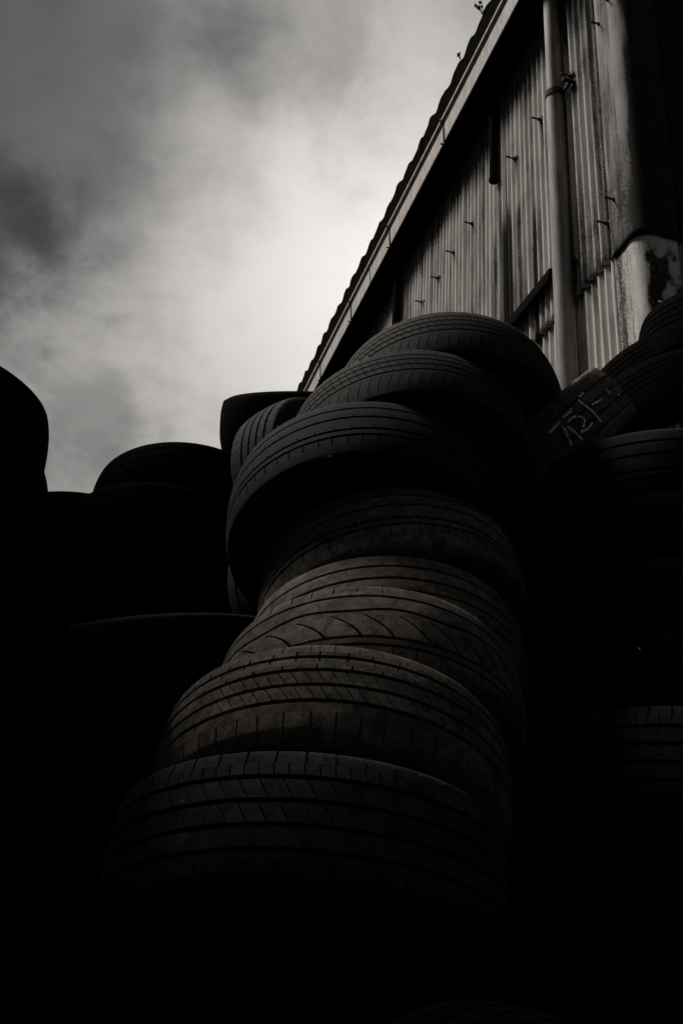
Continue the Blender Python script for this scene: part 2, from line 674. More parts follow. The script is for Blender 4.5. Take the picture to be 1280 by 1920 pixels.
for tier, (z0, z1) in enumerate(((Z_LAP - 0.03, Z_EAVE + 2.0), (0.02, Z_LAP + 0.1))):
    for i in range(5):
        a = 0.205 + i * SHEET
        os_ = lin(a, a + SHEET + 0.02, 71)
        gm = end_grime(tier == 0)
        me = grid_mesh('wall_sheet', os_, lin(z0, z1, 20),
                       lambda s, z, t=tier: wave(s + 0.03) + (0.0 if t == 0 else -0.014), gm)
        # map (along, out, z) -> building frame: along runs to -o, out runs to -s
        for v in me.vertices:
            x, y, z = v.co
            v.co = (S_C + 0.012 - y, -x, z)
        me.flip_normals()
        link('wall_sheet', me, bld, M['cement_cap'] if tier == 0 else M['cement'])

# ---- box gutter along the eaves
FALL = -0.046


def fall(s):
    return FALL * (s - 2.2 * D) * 0.88


SA, SB = 3.0, 14.3
gut = [(0.018, 0.0), (0.250, 0.0), (0.262, 0.182), (0.248, 0.188), (0.248, 0.206), (0.287, 0.208), (0.287, 0.230), (0.238, 0.230), (0.236, 0.012), (0.030, 0.012), (0.030, 0.20), (0.018, 0.20)]
ZG = HC + 2.705 * (D - 0.25)
joints = [SA, 7.88, 10.3, 12.7, SB]
for a, b in zip(joints[:-1], joints[1:]):
    g_ = MB()
    g_.extrude(gut, [(a + 0.004, 0, ZG + fall(a)), (b - 0.004, 0, ZG + fall(b))])
    g_.obj('gutter', bld, M['gutter'])
    j_ = MB()                      # joint sleeve
    if b < SB:
        sl_ = [(0.240, -0.003), (0.2525, -0.003), (0.2645, 0.180), (0.262, 0.180), (0.2505, -0.0015), (0.240, -0.0015)]
        j_.extrude(sl_, [(b - 0.007, 0, ZG + fall(b)), (b + 0.007, 0, ZG + fall(b))])
        j_.obj('gutter_joint', bld, M['timber'])
for sd in (1.40, 2.49 * 0.905, 3.06 * 0.905, 3.575 * 0.905, 4.07 * 0.905, 4.6 * 0.905, 5.1 * 0.905):
    s = sd * D
    b = MB()
    strap = [(0.03, -0.046), (0.256, -0.046), (0.2685, 0.170), (0.292, 0.206), (0.294, 0.240), (0.240, 0.244), (0.240, 0.234), (0.2885, 0.232), (0.2875, 0.207), (0.2635, 0.172), (0.251, -0.034), (0.03, -0.034)]
    b.extrude(strap, [(s - 0.010, 0, ZG + fall(s)), (s + 0.010, 0, ZG + fall(s))])
    b.tube([(s, 0.245, ZG + fall(s) - 0.040), (s, 0.285, ZG + fall(s) - 0.044)], 0.008, 8)
    b.obj('gutter_bracket', bld, M['iron'])
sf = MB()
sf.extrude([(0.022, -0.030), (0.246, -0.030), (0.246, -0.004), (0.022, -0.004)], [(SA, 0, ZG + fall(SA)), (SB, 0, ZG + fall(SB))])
sf.obj('soffit_board', bld, M['timber'])  # added dark board that stands in for the shade under the gutter
fb = MB()
fb.extrude([(0.02, 0.21), (0.10, 0.21), (0.10, 0.60), (0.02, 0.60)], [(SA, 0, ZG + fall(SA)), (SB, 0, ZG + fall(SB))])
fb.obj('fascia_board', bld, M['timber'])

# ---- roof sheets, wavy lower edges above the gutter
RW = 0.285
ROOF_O = 0.25
ZR = HC + 2.930 * (D - ROOF_O)


def roof_wave(s):
    return 0.027 * math.cos(s / RW * 2 * PI) + 0.026 * noise.noise((s * 2.3, 0, 0))


for i in range(11):
    a = SA + i * RW * 6
    if a > SB:
        break
    ss = lin(a, a + RW * 6.3, 64)
    vs, fs = [], []
    m = len(ss)
    rows = [(ROOF_O, -0.27), (ROOF_O, 0.045), (0.1, 0.045 + 0.10), (-3.5, 0.045 + 1.75), (-3.5, 1.75), (0.1, 0.10)]
    for (o, dz) in rows:
        for s in ss:
            vs.append((s, o + (0.012 * noise.noise((s * 9, 1, 2)) if o == ROOF_O else 0), ZR + fall(s) * 0.95 + roof_wave(s) * (0.2 if dz == -0.27 else 1) + dz + 0.006 * (i % 2)
                       + (0.012 * noise.noise((s * 23, dz * 30, 7)) if o == ROOF_O else 0)))
    nr = len(rows)
    for r in range(nr):
        for k in range(m - 1):
            p, q = r * m + k, ((r + 1) % nr) * m + k
            fs.append((p, p + 1, q + 1, q))
    me = bpy.data.meshes.new('roof_sheet')
    me.from_pydata(vs, [], fs)
    me.update()
    link('roof_sheet', me, bld, M['roof'])

# inner bulk of the shed, so that nothing is see-through
bb = MB()
bb.box((3.75, -9.0, 0.01), (14.2, -0.08, Z_EAVE + 0.45))
bb.obj('inner_wall', bld, M['timber'])

# ---- downpipe with its strap
PX = 1.712 * D * 0.9745
PR = 0.057
PO = 0.012 + 0.010 + PR
ps = PX
pb = MB()
pb.tube([(ps - 0.016, PO, Z_EAVE + 0.1), (ps - 0.016, PO, HC + 5.42), (ps - 0.008, PO, HC + 5.40)], [PR * 0.93, PR * 0.93, PR * 0.93], 28)
pb.tube([(ps - 0.008, PO, HC + 5.41), (ps, PO, 0.05)], [PR * 1.02, PR * 1.05], 28)
pipe = pb.obj('downpipe', bld, M['pipe'])
st_ = MB()
zst = HC + 5.43
n = 24
for (r0, r1, z0, z1) in ((PR * 1.0, PR * 1.13, zst - 0.022, zst + 0.022),):
    prof = [(r0, z0), (r1, z0), (r1, z1), (r0, z1)]
    vs, fs = [], []
    for k in range(n):
        t = 2 * PI * k / n
        vs += [(ps - 0.012 + r * math.cos(t), PO + r * math.sin(t), z) for r, z in prof]
    for k in range(n):
        for q in range(4):
            a, b = k * 4 + q, k * 4 + (q + 1) % 4
            a2, b2 = ((k + 1) % n) * 4 + q, ((k + 1) % n) * 4 + (q + 1) % 4
            fs.append((a, b, b2, a2))
    st_.add(vs, fs)
st_.box((ps - 0.16, PO - 0.045, zst - 0.012), (ps - 0.012 - PR, PO - 0.025, zst + 0.012))
st_.tube([(ps - 0.16, 0.01, zst), (ps - 0.16, PO + 0.02, zst)], 0.014, 8)
st_.tube([(ps - 0.16, 0.008, zst), (ps - 0.16, 0.020, zst)], 0.030, 10)
st_.obj('pipe_strap', pipe, M['iron'])

# ---- dark pipe stub hanging from the eaves and a dark pipe further along
db = MB()
xs = 2.088 * (D - 0.06)
db.tube([(xs, 0.06, Z_EAVE), (xs, 0.06, zof(2.115))], 0.036, 18)
db.tube([(xs, 0.06, zof(2.115) + 0.02), (xs, 0.06, zof(2.115) - 0.005)], 0.040, 18)
db.obj('pipe_stub', bld, M['dark_pipe'])
db = MB()
xs = 2.945 * (D - 0.07)
db.tube([(xs, 0.07, Z_EAVE), (xs, 0.07, 0.05)], 0.042, 18)
db.obj('dark_downpipe', bld, M['dark_pipe'])
db = MB()
db.box((2.862 * D, 0.018, Z_LAP - 0.02), (2.905 * D, 0.030, Z_EAVE))
db.obj('cover_strip', bld, M['cement'].copy())

# ---- ledge of dark flashing left of the downpipe
lb = MB()
prof = [(-0.005, 0.035), (0.075, 0.02), (0.082, -0.035), (0.088, -0.04), (0.088, -0.075), (0.062, -0.075), (0.062, -0.02), (-0.005, -0.012)]
zl = zof(1.552) + 0.01
lb.extrude(prof, [(1.728 * D, 0, zl), (2.45 * D, 0, zl)])
lb.obj('ledge_flashing', bld, M['flashing'])

# ------------------------------------------------------------------ unseen shed added behind the camera to darken the low tyres
opp = empty('storage_shed', (0.0, -2.6, 0.0), 'dark corrugated shed across the yard from the tyre stacks', 'shed')
ow = MB()
nx = 240
xs_ = lin(-7.0, 8.0, nx)
ow.add([(x, 0.03 * math.sin(x / 0.25 * 2 * PI), z) for z in (0.0, 5.6) for x in xs_], [(i, i + 1, nx + i + 1, nx + i) for i in range(nx - 1)], True)
ow.obj('wall', opp, M['cement_cap'])
ow = MB()
ow.box((-7.0, -8.0, 0.02), (8.0, -0.06, 5.6))
ow.obj('inner_wall', opp, M['timber'])
ow = MB()
ow.add([(-7.2, 0.35, 5.55), (8.2, 0.35, 5.55), (8.2, -4.2, 7.2), (-7.2, -4.2, 7.2), (-7.2, 0.35, 5.62), (8.2, 0.35, 5.62), (8.2, -4.2, 7.28), (-7.2, -4.2, 7.28)],
       [(0, 1, 2, 3), (7, 6, 5, 4), (0, 4, 5, 1), (1, 5, 6, 2), (2, 6, 7, 3), (3, 7, 4, 0)])
ow.obj('roof', opp, M['roof'])

# ------------------------------------------------------------------ unseen steel containers added at the sides to shade the stacks
for lvl in range(3):
    ct = empty('shipping_container', [(-3.6, 1.9, 0.02), (-3.6, 1.9, 2.38), (2.75, -0.95, 0.02)][lvl], ['dark steel container on the ground at the left side of the yard', 'dark steel container standing on top of another one', 'single dark steel container on the right side of the yard'][lvl], 'container', 'containers along the sides of the yard')
    cw = MB()
    ys = lin(-3.0, 3.0, 145)
    for sx in (1.10, -1.10):
        cw.add([(sx + 0.018 * (1 if (k // 3) % 2 else -1), y, z) for z in (0.10, 2.26) for k, y in enumerate(ys)], [(k, k + 1, 145 + k + 1, 145 + k) for k in range(144)])
    cw.box((-1.08, -2.99, 0.10), (1.08, 2.99, 2.26))
    cw.obj('wall', ct, M['timber'])
    cw = MB()
    for sx in (-1.13, 1.13):
        for zz_ in (0.0, 2.25):
            cw.box((sx - 0.05, -3.03, zz_), (sx + 0.05, 3.03, zz_ + 0.10))
        for yy in (-3.0, 3.0):
            cw.box((sx - 0.048, yy - 0.05, 0.10), (sx + 0.048, yy + 0.05, 2.25))
    cw.obj('frame', ct, M['iron'])

# ------------------------------------------------------------------ tyres
R0 = 0.312
TW = 0.168
HALF = TW / 2
NSEG = 120


def crown(v):
    a = abs(v)
    if a <= HALF:
        return R0 - 0.010 * (a / HALF) ** 2.6
    return R0 - 0.010 - 0.016 * ((a - HALF) / 0.0065) ** 1.5


def revolve(name, prof, n=NSEG):
    vs, fs = [], []
    m = len(prof)
    for k in range(n):
        t = 2 * PI * k / n
        c, s = math.cos(t), math.sin(t)
        vs += [(r * c, r * s, z) for r, z in prof]
    for k in range(n):
        for q in range(m - 1):
            a, b = k * m + q, ((k + 1) % n) * m + q
            fs.append((a, b, b + 1, a + 1))
    me = bpy.data.meshes.new(name)
    me.from_pydata(vs, [], fs)
    me.polygons.foreach_set('use_smooth', [True] * len(fs))
    me.update()
    return me


SIDE = [(R0 - 0.0235, HALF + 0.0035), (R0 - 0.034, HALF + 0.0055), (R0 - 0.036, HALF + 0.0072), (R0 - 0.040, HALF + 0.0072), (R0 - 0.042, HALF + 0.0064),
        (R0 - 0.060, HALF + 0.0085), (R0 - 0.078, HALF + 0.0095), (R0 - 0.092, HALF + 0.0085), (R0 - 0.094, HALF + 0.0095), (R0 - 0.098, HALF + 0.0095), (R0 - 0.100, HALF + 0.0070),
        (R0 - 0.112, HALF + 0.0015), (R0 - 0.119, HALF - 0.004), (R0 - 0.1245, HALF - 0.011), (R0 - 0.1245, HALF - 0.019),
        (R0 - 0.117, HALF - 0.021), (R0 - 0.095, HALF - 0.008), (R0 - 0.060, HALF - 0.004), (R0 - 0.030, HALF - 0.011)]
CASE = [(R0 - 0.0235, HALF + 0.0035), (R0 - 0.019, HALF - 0.001), (R0 - 0.0150, HALF * 0.72), (R0 - 0.0108, HALF * 0.35), (R0 - 0.010, 0)]
CASE = CASE + [(r, -z) for r, z in reversed(CASE[:-1])]
LINER = [(R0 - 0.030, HALF - 0.011), (R0 - 0.022, HALF * 0.5), (R0 - 0.021, 0)]
LINER = LINER + [(r, -z) for r, z in reversed(LINER[:-1])]
side_up = revolve('sidewall', SIDE)
side_dn = revolve('sidewall', [(r, -z) for r, z in SIDE])
side_up.flip_normals()
case_me = revolve('carcass', CASE)
liner_me = revolve('inner_liner', LINER, 72)


def make_rib(v0, v1, nb, gap, slant=0.0, curve=0.0, nv=3, depth=0.009, phase=0.0, wave0=None, wave1=None, worn=0.0, seed=0, jit=0.12):
    """one rib of the tread, cut into nb blocks; slant / curve are angular shifts across the rib"""
    rnd = random.Random(seed)
    vs, fs, sm_ = [], [], []

    def edge(v, th, wv):
        return v + (wv[0] * math.sin(wv[1] * th + wv[2]) if wv else 0.0)

    def row_v(k, th):
        a, b = edge(v0, th, wave0), edge(v1, th, wave1)
        return a + (b - a) * k / nv
    if nb == 0:
        bounds = [(0, 2 * PI)]
        nus = [144]
    else:
        w = [1 + jit * rnd.uniform(-1, 1) for _ in range(nb)]
        tot = sum(w)
        acc, bounds, nus = phase, [], []
        for x in w:
            d = 2 * PI * x / tot
            bounds.append((acc + gap / R0 / 2, acc + d - gap / R0 / 2))
            acc += d
            nus.append(max(1, round(d / (2 * PI / 90))))
    for (t0, t1), nu in zip(bounds, nus):
        top = []
        dz = worn * rnd.uniform(0, 1)
        for j in range(nv + 1):
            for i in range(nu + 1):
                f = j / nv
                th = t0 + (t1 - t0) * i / nu + slant * f + curve * f * f
                v = row_v(j, th)
                r = crown(v) - dz
                top.append((r, th, v))
        b = len(vs)
        for r, th, v in top:
            vs.append((r * math.cos(th), r * math.sin(th), v))
        m = nu + 1
        for j in range(nv):
            for i in range(nu):
                a = b + j * m + i
                fs.append((a, a + 1, a + 1 + m, a + m))
                sm_.append(True)
        loops = [[i for i in range(m)], [nv * m + i for i in range(m)][::-1]]
        if nb:
            loops += [[j * m for j in range(nv + 1)][::-1], [j * m + nu for j in range(nv + 1)]]
        for lp in loops:
            b2 = len(vs)
            for q in lp:
                r, th, v = top[q]
                vs.append((r * math.cos(th), r * math.sin(th), v))
            for q in lp:
                r, th, v = top[q]
                r2 = min(r, crown(max(-HALF, min(HALF, v)))) - depth * (1 if abs(v) < HALF * 0.9 else 0.7)
                vs.append((r2 * math.cos(th), r2 * math.sin(th), v))
            L = len(lp)
            for q in range(L - 1):
                fs.append((b2 + q + 1, b2 + q, b2 + L + q, b2 + L + q + 1))
                sm_.append(False)
    me = bpy.data.meshes.new('tread_rib')
    me.from_pydata(vs, [], fs)
    me.polygons.foreach_set('use_smooth', sm_)
    me.update()
    return me


E_ = HALF + 0.0062
TREADS = {
    # bald tyre: shallow narrow grooves only
    'bald': [dict(v0=0.0450, v1=E_, nb=0, gap=0, nv=5), dict(v0=0.0130, v1=0.0432, nb=0, gap=0, nv=3), dict(v0=-0.0112, v1=0.0112, nb=0, gap=0, nv=2), dict(v0=-0.0432, v1=-0.0130, nb=0, gap=0, nv=3), dict(v0=-E_, v1=-0.0450, nb=0, gap=0, nv=5)],
    # slotted shoulder blocks, slanted sipes, wide grooves
    'slot': [dict(v0=0.066, v1=E_, nb=46, gap=0.0036, nv=5, jit=0), dict(v0=0.0485, v1=0.0659, nb=92, gap=0.0022, slant=-0.008, nv=2, jit=0),
             dict(v0=0.0150, v1=0.0410, nb=64, gap=0.0022, slant=-0.05), dict(v0=-0.0185, v1=0.0075, nb=64, gap=0.0022, slant=-0.05),
             dict(v0=-0.0500, v1=-0.0260, nb=0, gap=0), dict(v0=-0.066, v1=-0.0575, nb=0, gap=0, nv=2), dict(v0=-E_, v1=-0.0661, nb=52, gap=0.003, nv=5)],
    # notched ribs and two dense sipe bands
    'sipe': [dict(v0=0.067, v1=E_, nb=46, gap=0.0016, nv=5), dict(v0=0.0585, v1=0.0669, nb=46, gap=0.0034, nv=1),
             dict(v0=0.0445, v1=0.0510, nb=46, gap=0.0034, nv=1, phase=0.06), dict(v0=0.0370, v1=0.0444, nb=0, gap=0, nv=1), dict(v0=0.0300, v1=0.0369, nb=38, gap=0.0034, nv=1),
             dict(v0=0.0005, v1=0.0225, nb=92, gap=0.0020, slant=-0.045), dict(v0=-0.0290, v1=-0.0065, nb=92, gap=0.0020, slant=-0.05),
             dict(v0=-0.052, v1=-0.0365, nb=0, gap=0, nv=2), dict(v0=-E_, v1=-0.0521, nb=50, gap=0.0028, nv=5)],
    # slotted shoulder, plain rib, waving groove, long curved slashes
    'swoosh': [dict(v0=0.0665, v1=E_, nb=42, gap=0.0034, nv=5), dict(v0=0.0565, v1=0.0664, nb=0, gap=0, nv=1), dict(v0=0.0200, v1=0.0495, nb=0, gap=0, wave0=(0.0035, 11, 0.4), nv=4),
               dict(v0=0.0045, v1=0.0135, nb=0, gap=0, nv=2, wave1=(0.0035, 11, 0.4)), dict(v0=-0.0430, v1=0.00445, nb=32, gap=0.0062, slant=-0.09, curve=-0.09, nv=9),
               dict(v0=-0.0590, v1=-0.0490, nb=0, gap=0, nv=2), dict(v0=-E_, v1=-0.0650, nb=42, gap=0.0026, nv=5)],
    # plain highway ribs with short sipes
    'rib': [dict(v0=0.0520, v1=E_, nb=0, gap=0, nv=5), dict(v0=0.0180, v1=0.0450, nb=0, gap=0, nv=3), dict(v0=-0.0050, v1=0.0105, nb=0, gap=0, nv=2), dict(v0=-0.0140, v1=-0.0051, nb=58, gap=0.0024, slant=-0.02, nv=1),
            dict(v0=-0.0460, v1=-0.0215, nb=0, gap=0, nv=3), dict(v0=-0.0620, v1=-0.0535, nb=56, gap=0.0026, nv=1), dict(v0=-E_, v1=-0.0621, nb=0, gap=0, nv=5)],
    # worn ribs, lower shoulder cut by short slots
    'worn': [dict(v0=0.0560, v1=E_, nb=0, gap=0, nv=5), dict(v0=0.0330, v1=0.0500, nb=0, gap=0, nv=2, depth=0.006), dict(v0=0.0235, v1=0.0329, nb=48, gap=0.0018, slant=-0.016, nv=1, depth=0.006),
             dict(v0=-0.0060, v1=0.0170, nb=0, gap=0, nv=2, depth=0.006), dict(v0=-0.0150, v1=-0.0061, nb=46, gap=0.0024, slant=-0.014, nv=1), dict(v0=-0.0330, v1=-0.0220, nb=0, gap=0, nv=2),
             dict(v0=-0.0580, v1=-0.0395, nb=60, gap=0.0030, nv=2), dict(v0=-E_, v1=-0.0581, nb=0, gap=0, nv=5)],
    # fine pattern: narrow sipe bands, broad lower shoulder
    'fine': [dict(v0=0.0700, v1=E_, nb=64, gap=0.0024, slant=0.014, nv=4), dict(v0=0.0570, v1=0.0699, nb=0, gap=0, nv=1), dict(v0=0.0360, v1=0.0520, nb=96, gap=0.0019, slant=-0.03), dict(v0=0.0150, v1=0.0310, nb=96, gap=0.0019, slant=-0.03),
             dict(v0=-0.0060, v1=0.0100, nb=96, gap=0.0019, slant=-0.03), dict(v0=-0.0210, v1=-0.0120, nb=0, gap=0, nv=1), dict(v0=-0.0640, v1=-0.0211, nb=76, gap=0.0022, slant=0.012, curve=0.03, nv=5), dict(v0=-E_, v1=-0.0641, nb=0, gap=0, nv=4)],
}
RIBS = {k: [make_rib(seed=hash_i * 10 + i, **r) for i, r in enumerate(rs)] for hash_i, (k, rs) in enumerate(TREADS.items())}
_mesh_cache = {}


def with_mat(me, mk):
    key = (me.name, mk)
    if key not in _mesh_cache:
        c = me.copy()
        c.name = me.name.split('.')[0]
        c.materials.clear()
        c.materials.append(M[mk])
        _mesh_cache[key] = c
    return _mesh_cache[key]


def tyre(center, axis, R=R0, kind='slot', mat='black', spin=None, label=None, group=None, side=None, flip=False):
    """a thing: carcass, inner liner, two sidewalls, five tread ribs"""
    a = Vector(axis).normalized()
    t = empty('tyre', center, label, 'tyre', group)
    q = a.to_track_quat('Z', 'Y')
    m = q.to_matrix().to_4x4() @ Matrix.Rotation(random.uniform(0, 6.28) if spin is None else spin, 4, 'Z')
    if flip:
        m = m @ Matrix.Rotation(PI, 4, 'X')
    t.rotation_euler = m.to_euler()
    k = R / R0
    e = random.uniform(-0.010, 0.010)            # old casings are never quite round
    t.scale = (k * (1 + e), k * (1 - e), k)
    sd = side or mat
    link('carcass', with_mat(case_me, mat), t)
    link('inner_liner', with_mat(liner_me, 'black'), t)
    link('sidewall', with_mat(side_up, sd), t)
    link('sidewall', with_mat(side_dn, sd), t)
    for r in RIBS[kind]:
        link('tread_rib', with_mat(r, mat), t)
    return t


def tilt_axis(tx, ty):
    return Vector((tx, ty, 1)).normalized()


TY = {}


def stack_tyre(key, fit, **kw):
    """fit: centre of the upper shoulder circle (camera-height frame), tilt x, tilt y, radius of that circle"""
    x, y, z, tx, ty, rs = fit
    R = rs * R0 / (R0 - 0.010)
    a = tilt_axis(tx, ty)
    c = Vector((x, y, z + HC)) - a * HALF * (R / R0)
    TY[key] = (tyre(c, a, R, **kw), c, a, R)
    return TY[key][0]


GA = 'tyres of the tall leaning middle stack'
A = [
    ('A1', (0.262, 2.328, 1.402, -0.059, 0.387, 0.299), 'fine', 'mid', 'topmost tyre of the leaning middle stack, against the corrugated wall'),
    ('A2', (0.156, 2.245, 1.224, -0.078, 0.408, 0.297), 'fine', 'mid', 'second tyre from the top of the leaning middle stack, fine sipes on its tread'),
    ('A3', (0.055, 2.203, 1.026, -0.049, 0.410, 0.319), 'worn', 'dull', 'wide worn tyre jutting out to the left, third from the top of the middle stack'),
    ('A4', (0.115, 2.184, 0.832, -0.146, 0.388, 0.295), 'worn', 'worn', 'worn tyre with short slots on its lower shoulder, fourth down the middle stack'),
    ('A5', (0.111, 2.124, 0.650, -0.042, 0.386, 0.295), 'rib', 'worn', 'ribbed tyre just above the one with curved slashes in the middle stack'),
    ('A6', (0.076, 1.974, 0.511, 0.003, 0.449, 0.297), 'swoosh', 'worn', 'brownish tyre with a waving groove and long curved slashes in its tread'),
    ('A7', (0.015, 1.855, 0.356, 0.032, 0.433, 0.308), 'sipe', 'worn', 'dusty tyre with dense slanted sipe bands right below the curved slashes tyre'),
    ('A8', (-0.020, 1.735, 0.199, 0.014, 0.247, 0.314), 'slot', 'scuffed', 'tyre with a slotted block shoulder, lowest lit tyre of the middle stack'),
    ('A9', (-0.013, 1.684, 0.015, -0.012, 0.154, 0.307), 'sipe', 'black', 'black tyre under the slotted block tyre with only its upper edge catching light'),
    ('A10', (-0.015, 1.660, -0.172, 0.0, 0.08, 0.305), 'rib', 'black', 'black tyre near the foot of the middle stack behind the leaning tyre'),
    ('A11', (-0.015, 1.650, -0.360, 0.0, 0.03, 0.305), 'slot', 'black', None),
    ('A12', (-0.015, 1.645, -0.547, 0.0, 0.0, 0.305), 'rib', 'black', None),
]
for i, (k, fit, kind, mat, lab) in enumerate(A):
    if lab is None and k == 'A11':
        lab = 'second lowest black tyre of the middle stack'
    if k == 'A12':
        lab = 'lowest black tyre of the middle stack, on the ground'
    stack_tyre(k, fit, kind=kind, mat=mat, label=lab, group=GA)

GB = 'tyres of the dark stack left of the middle one'
Bf = [(-0.520, 3.040, 1.398, -0.028, 0.226, 0.300), (-0.573, 2.968, 1.219, -0.020, 0.201, 0.307), (-0.576, 2.929, 1.032, -0.034, 0.133, 0.302),
      (-0.564, 2.854, 0.855, -0.076, 0.137, 0.299), (-0.424, 2.452, 0.741, -0.143, -0.151, 0.302)]
for k in range(7):
    Bf.append((-0.46, 2.52 - 0.005 * k, 0.53 - 0.183 * k, -0.05 + 0.01 * k, 0.08 - 0.012 * k, 0.305))
NUM = ['first', 'second', 'third', 'fourth', 'fifth', 'sixth', 'seventh', 'eighth', 'ninth', 'tenth', 'eleventh', 'twelfth']
ordn = ['topmost', 'second', 'third', 'fourth', 'fifth', 'sixth', 'seventh', 'eighth', 'ninth', 'tenth', 'eleventh', 'twelfth']
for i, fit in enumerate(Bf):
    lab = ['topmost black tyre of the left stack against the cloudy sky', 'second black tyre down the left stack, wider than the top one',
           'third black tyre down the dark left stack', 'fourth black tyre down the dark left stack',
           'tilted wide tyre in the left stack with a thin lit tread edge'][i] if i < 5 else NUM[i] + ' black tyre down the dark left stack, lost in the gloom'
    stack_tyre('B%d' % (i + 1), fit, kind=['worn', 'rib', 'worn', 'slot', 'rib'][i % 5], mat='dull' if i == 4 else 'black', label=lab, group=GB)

GC = 'tyres of the near stack cut by the left picture edge'
Cf = [(-0.942, 1.827, 1.032, -0.017, -0.020, 0.303), (-0.907, 1.786, 0.848, -0.091, 0.015, 0.303), (-0.829, 1.761, 0.669, -0.137, 0.018, 0.308)]
for k in range(6):
    Cf.append((-0.82 + 0.005 * k, 1.75, 0.478 - 0.19 * k, -0.08 + 0.01 * k, 0.0, 0.305))
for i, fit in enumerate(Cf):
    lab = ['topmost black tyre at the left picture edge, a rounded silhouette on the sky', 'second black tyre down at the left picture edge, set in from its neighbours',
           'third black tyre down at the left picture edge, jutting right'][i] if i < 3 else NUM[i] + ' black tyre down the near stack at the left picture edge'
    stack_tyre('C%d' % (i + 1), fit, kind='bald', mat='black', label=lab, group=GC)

GH = 'tyres of the dark stack at the right picture edge'
Hf = [(0.793, 2.251, 1.155, -0.021, -0.010, 0.305), (0.801, 2.221, 0.968, 0.005, 0.044, 0.304), (0.785, 2.18, 0.784, 0.04, 0.07, 0.305),
      (0.770, 2.145, 0.599, 0.074, 0.103, 0.305), (0.739, 2.070, 0.423, 0.10, 0.12, 0.305)]
for k in range(5):
    Hf.append((0.735, 2.05 - 0.01 * k, 0.235 - 0.188 * k, 0.04 - 0.01 * k, 0.06 - 0.015 * k, 0.305))
for i, fit in enumerate(Hf):
    lab = ['topmost tyre of the right stack, faint slots along its upper edge', 'second tyre down the dark right stack', 'third tyre down the dark right stack',
           'fourth tyre down the right stack, pale grit stuck in its tread', 'fifth tyre down the right stack with a faintly lit slotted edge'][i] if i < 5 else NUM[i] + ' tyre down the right stack, lost in the gloom'
    stack_tyre('H%d' % (i + 1), fit, kind=['worn', 'rib', 'slot', 'slot', 'slot'][i % 5], mat='dull' if i in (0, 4) else 'black', label=lab, group=GH)

# tyres piled behind
GX = 'tyres of the stacks standing behind'


def plain_stack(x, y, top, n, lab_top, lab, kind='rib'):
    for i in range(n):
        z = top - 0.186 * i
        fit = (x + random.uniform(-.02, .02), y + random.uniform(-.02, .02), z, random.uniform(-.03, .03), random.uniform(-.03, .03), 0.303)
        stack_tyre('X%.1f_%d' % (x, i), fit, kind=kind, mat='black', label=lab_top if i == 0 else NUM[i] + ' ' + lab, group=GX)


plain_stack(-1.02, 3.62, 1.54, 12, 'black tyre peeping over the gap between the two left stacks', 'black tyre down the stack glimpsed between the two left stacks')
plain_stack(0.10, 3.20, 1.17, 10, 'black tyre under the two tilted ones behind the middle stack', 'black tyre down the stack in the gap between left and middle stacks', 'slot')
plain_stack(0.62, 2.98, 1.38, 11, 'black tyre holding up the chalk marked tyre', 'black tyre down the stack in the gap between middle and right stacks', 'worn')
plain_stack(1.14, 2.74, 1.21, 10, 'black tyre under the pale dusty one behind the right stack', 'black tyre down the stack standing behind the right stack', 'slot')

# tilted tyres behind the middle stack
cE1 = at(586, 806, 3.35)
vE = (cE1 - CAM_POS).normalized()
aE1 = (C_UP - C_UP.dot(vE) * vE).normalized() + 0.03 * C_RIGHT + 0.10 * vE
TY['E1'] = (tyre(cE1, aE1, R0, 'bald', 'black', label='black tyre seen edge on with a flat top, behind the middle stack on its left', group=GX), cE1, aE1, R0)
cE2 = at(586, 924, 2.95)
aE2 = (C_RIGHT * 0.80 - C_FWD * 0.48 + C_UP * 0.36).normalized()
tyre(cE2, aE2, 0.285, 'sipe', 'mid', label='small tilted tyre with blocky tread showing left of the wide worn tyre', group=GX)
cF = at(600, 1160, 2.75)
tyre(cF, (C_RIGHT * 0.75 + C_UP * 0.45 - C_FWD * 0.35), 0.30, 'rib', 'dull', label='tyre with steep tread ribs in the gap between left and middle stacks', group=GX)

# the tyre with chalk writing
cG = at(1004, 862, 2.80)
aG = (C_RIGHT * 0.66 - C_UP * 0.75 - C_FWD * 0.10).normalized()
RG = 0.295
tG = tyre(cG, aG, RG, 'slot', 'worn', label='tilted tyre with white chalk writing across its tread', group='tyres piled on top of the right stacks', flip=True)


def hit_tyre(px, py, c, a, R):
    d = pix_ray(px, py)
    p = CAM_POS - c
    dd = d - d.dot(a) * a
    pp = p - p.dot(a) * a
    A_, B_, C_ = dd.dot(dd), 2 * dd.dot(pp), pp.dot(pp) - R * R
    disc = B_ * B_ - 4 * A_ * C_
    if disc < 0:
        return None
    t = (-B_ - math.sqrt(disc)) / (2 * A_)
    return CAM_POS + d * t


strokes = [[(600, 280), (573, 292), (550, 315), (538, 335), (558, 356), (580, 375), (620, 405), (640, 425), (660, 445), (683, 470), (700, 495)],
           [(620, 375), (640, 369), (660, 360), (681, 349), (700, 335)],
           [(330, 578), (350, 556), (370, 535), (390, 512), (410, 490)], [(435, 460), (462, 438), (490, 415)],
           [(462, 500), (474, 484), (490, 470), (510, 460), (530, 455), (552, 457), (570, 465), (583, 478), (584, 495), (578, 518), (570, 540), (560, 568), (580, 558), (600, 545), (620, 526), (640, 500)],
           [(432, 530), (444, 552), (455, 575), (466, 596), (475, 615), (484, 637), (492, 658)], [(460, 530), (480, 542), (500, 555), (515, 568), (530, 580), (550, 600), (568, 620)],
           [(735, 265), (748, 281), (760, 298)], [(810, 290), (822, 302), (830, 315), (818, 328), (800, 335)], [(484, 398), (489, 403)]]
bpy.context.view_layer.update()
inv = tG.matrix_world.inverted()
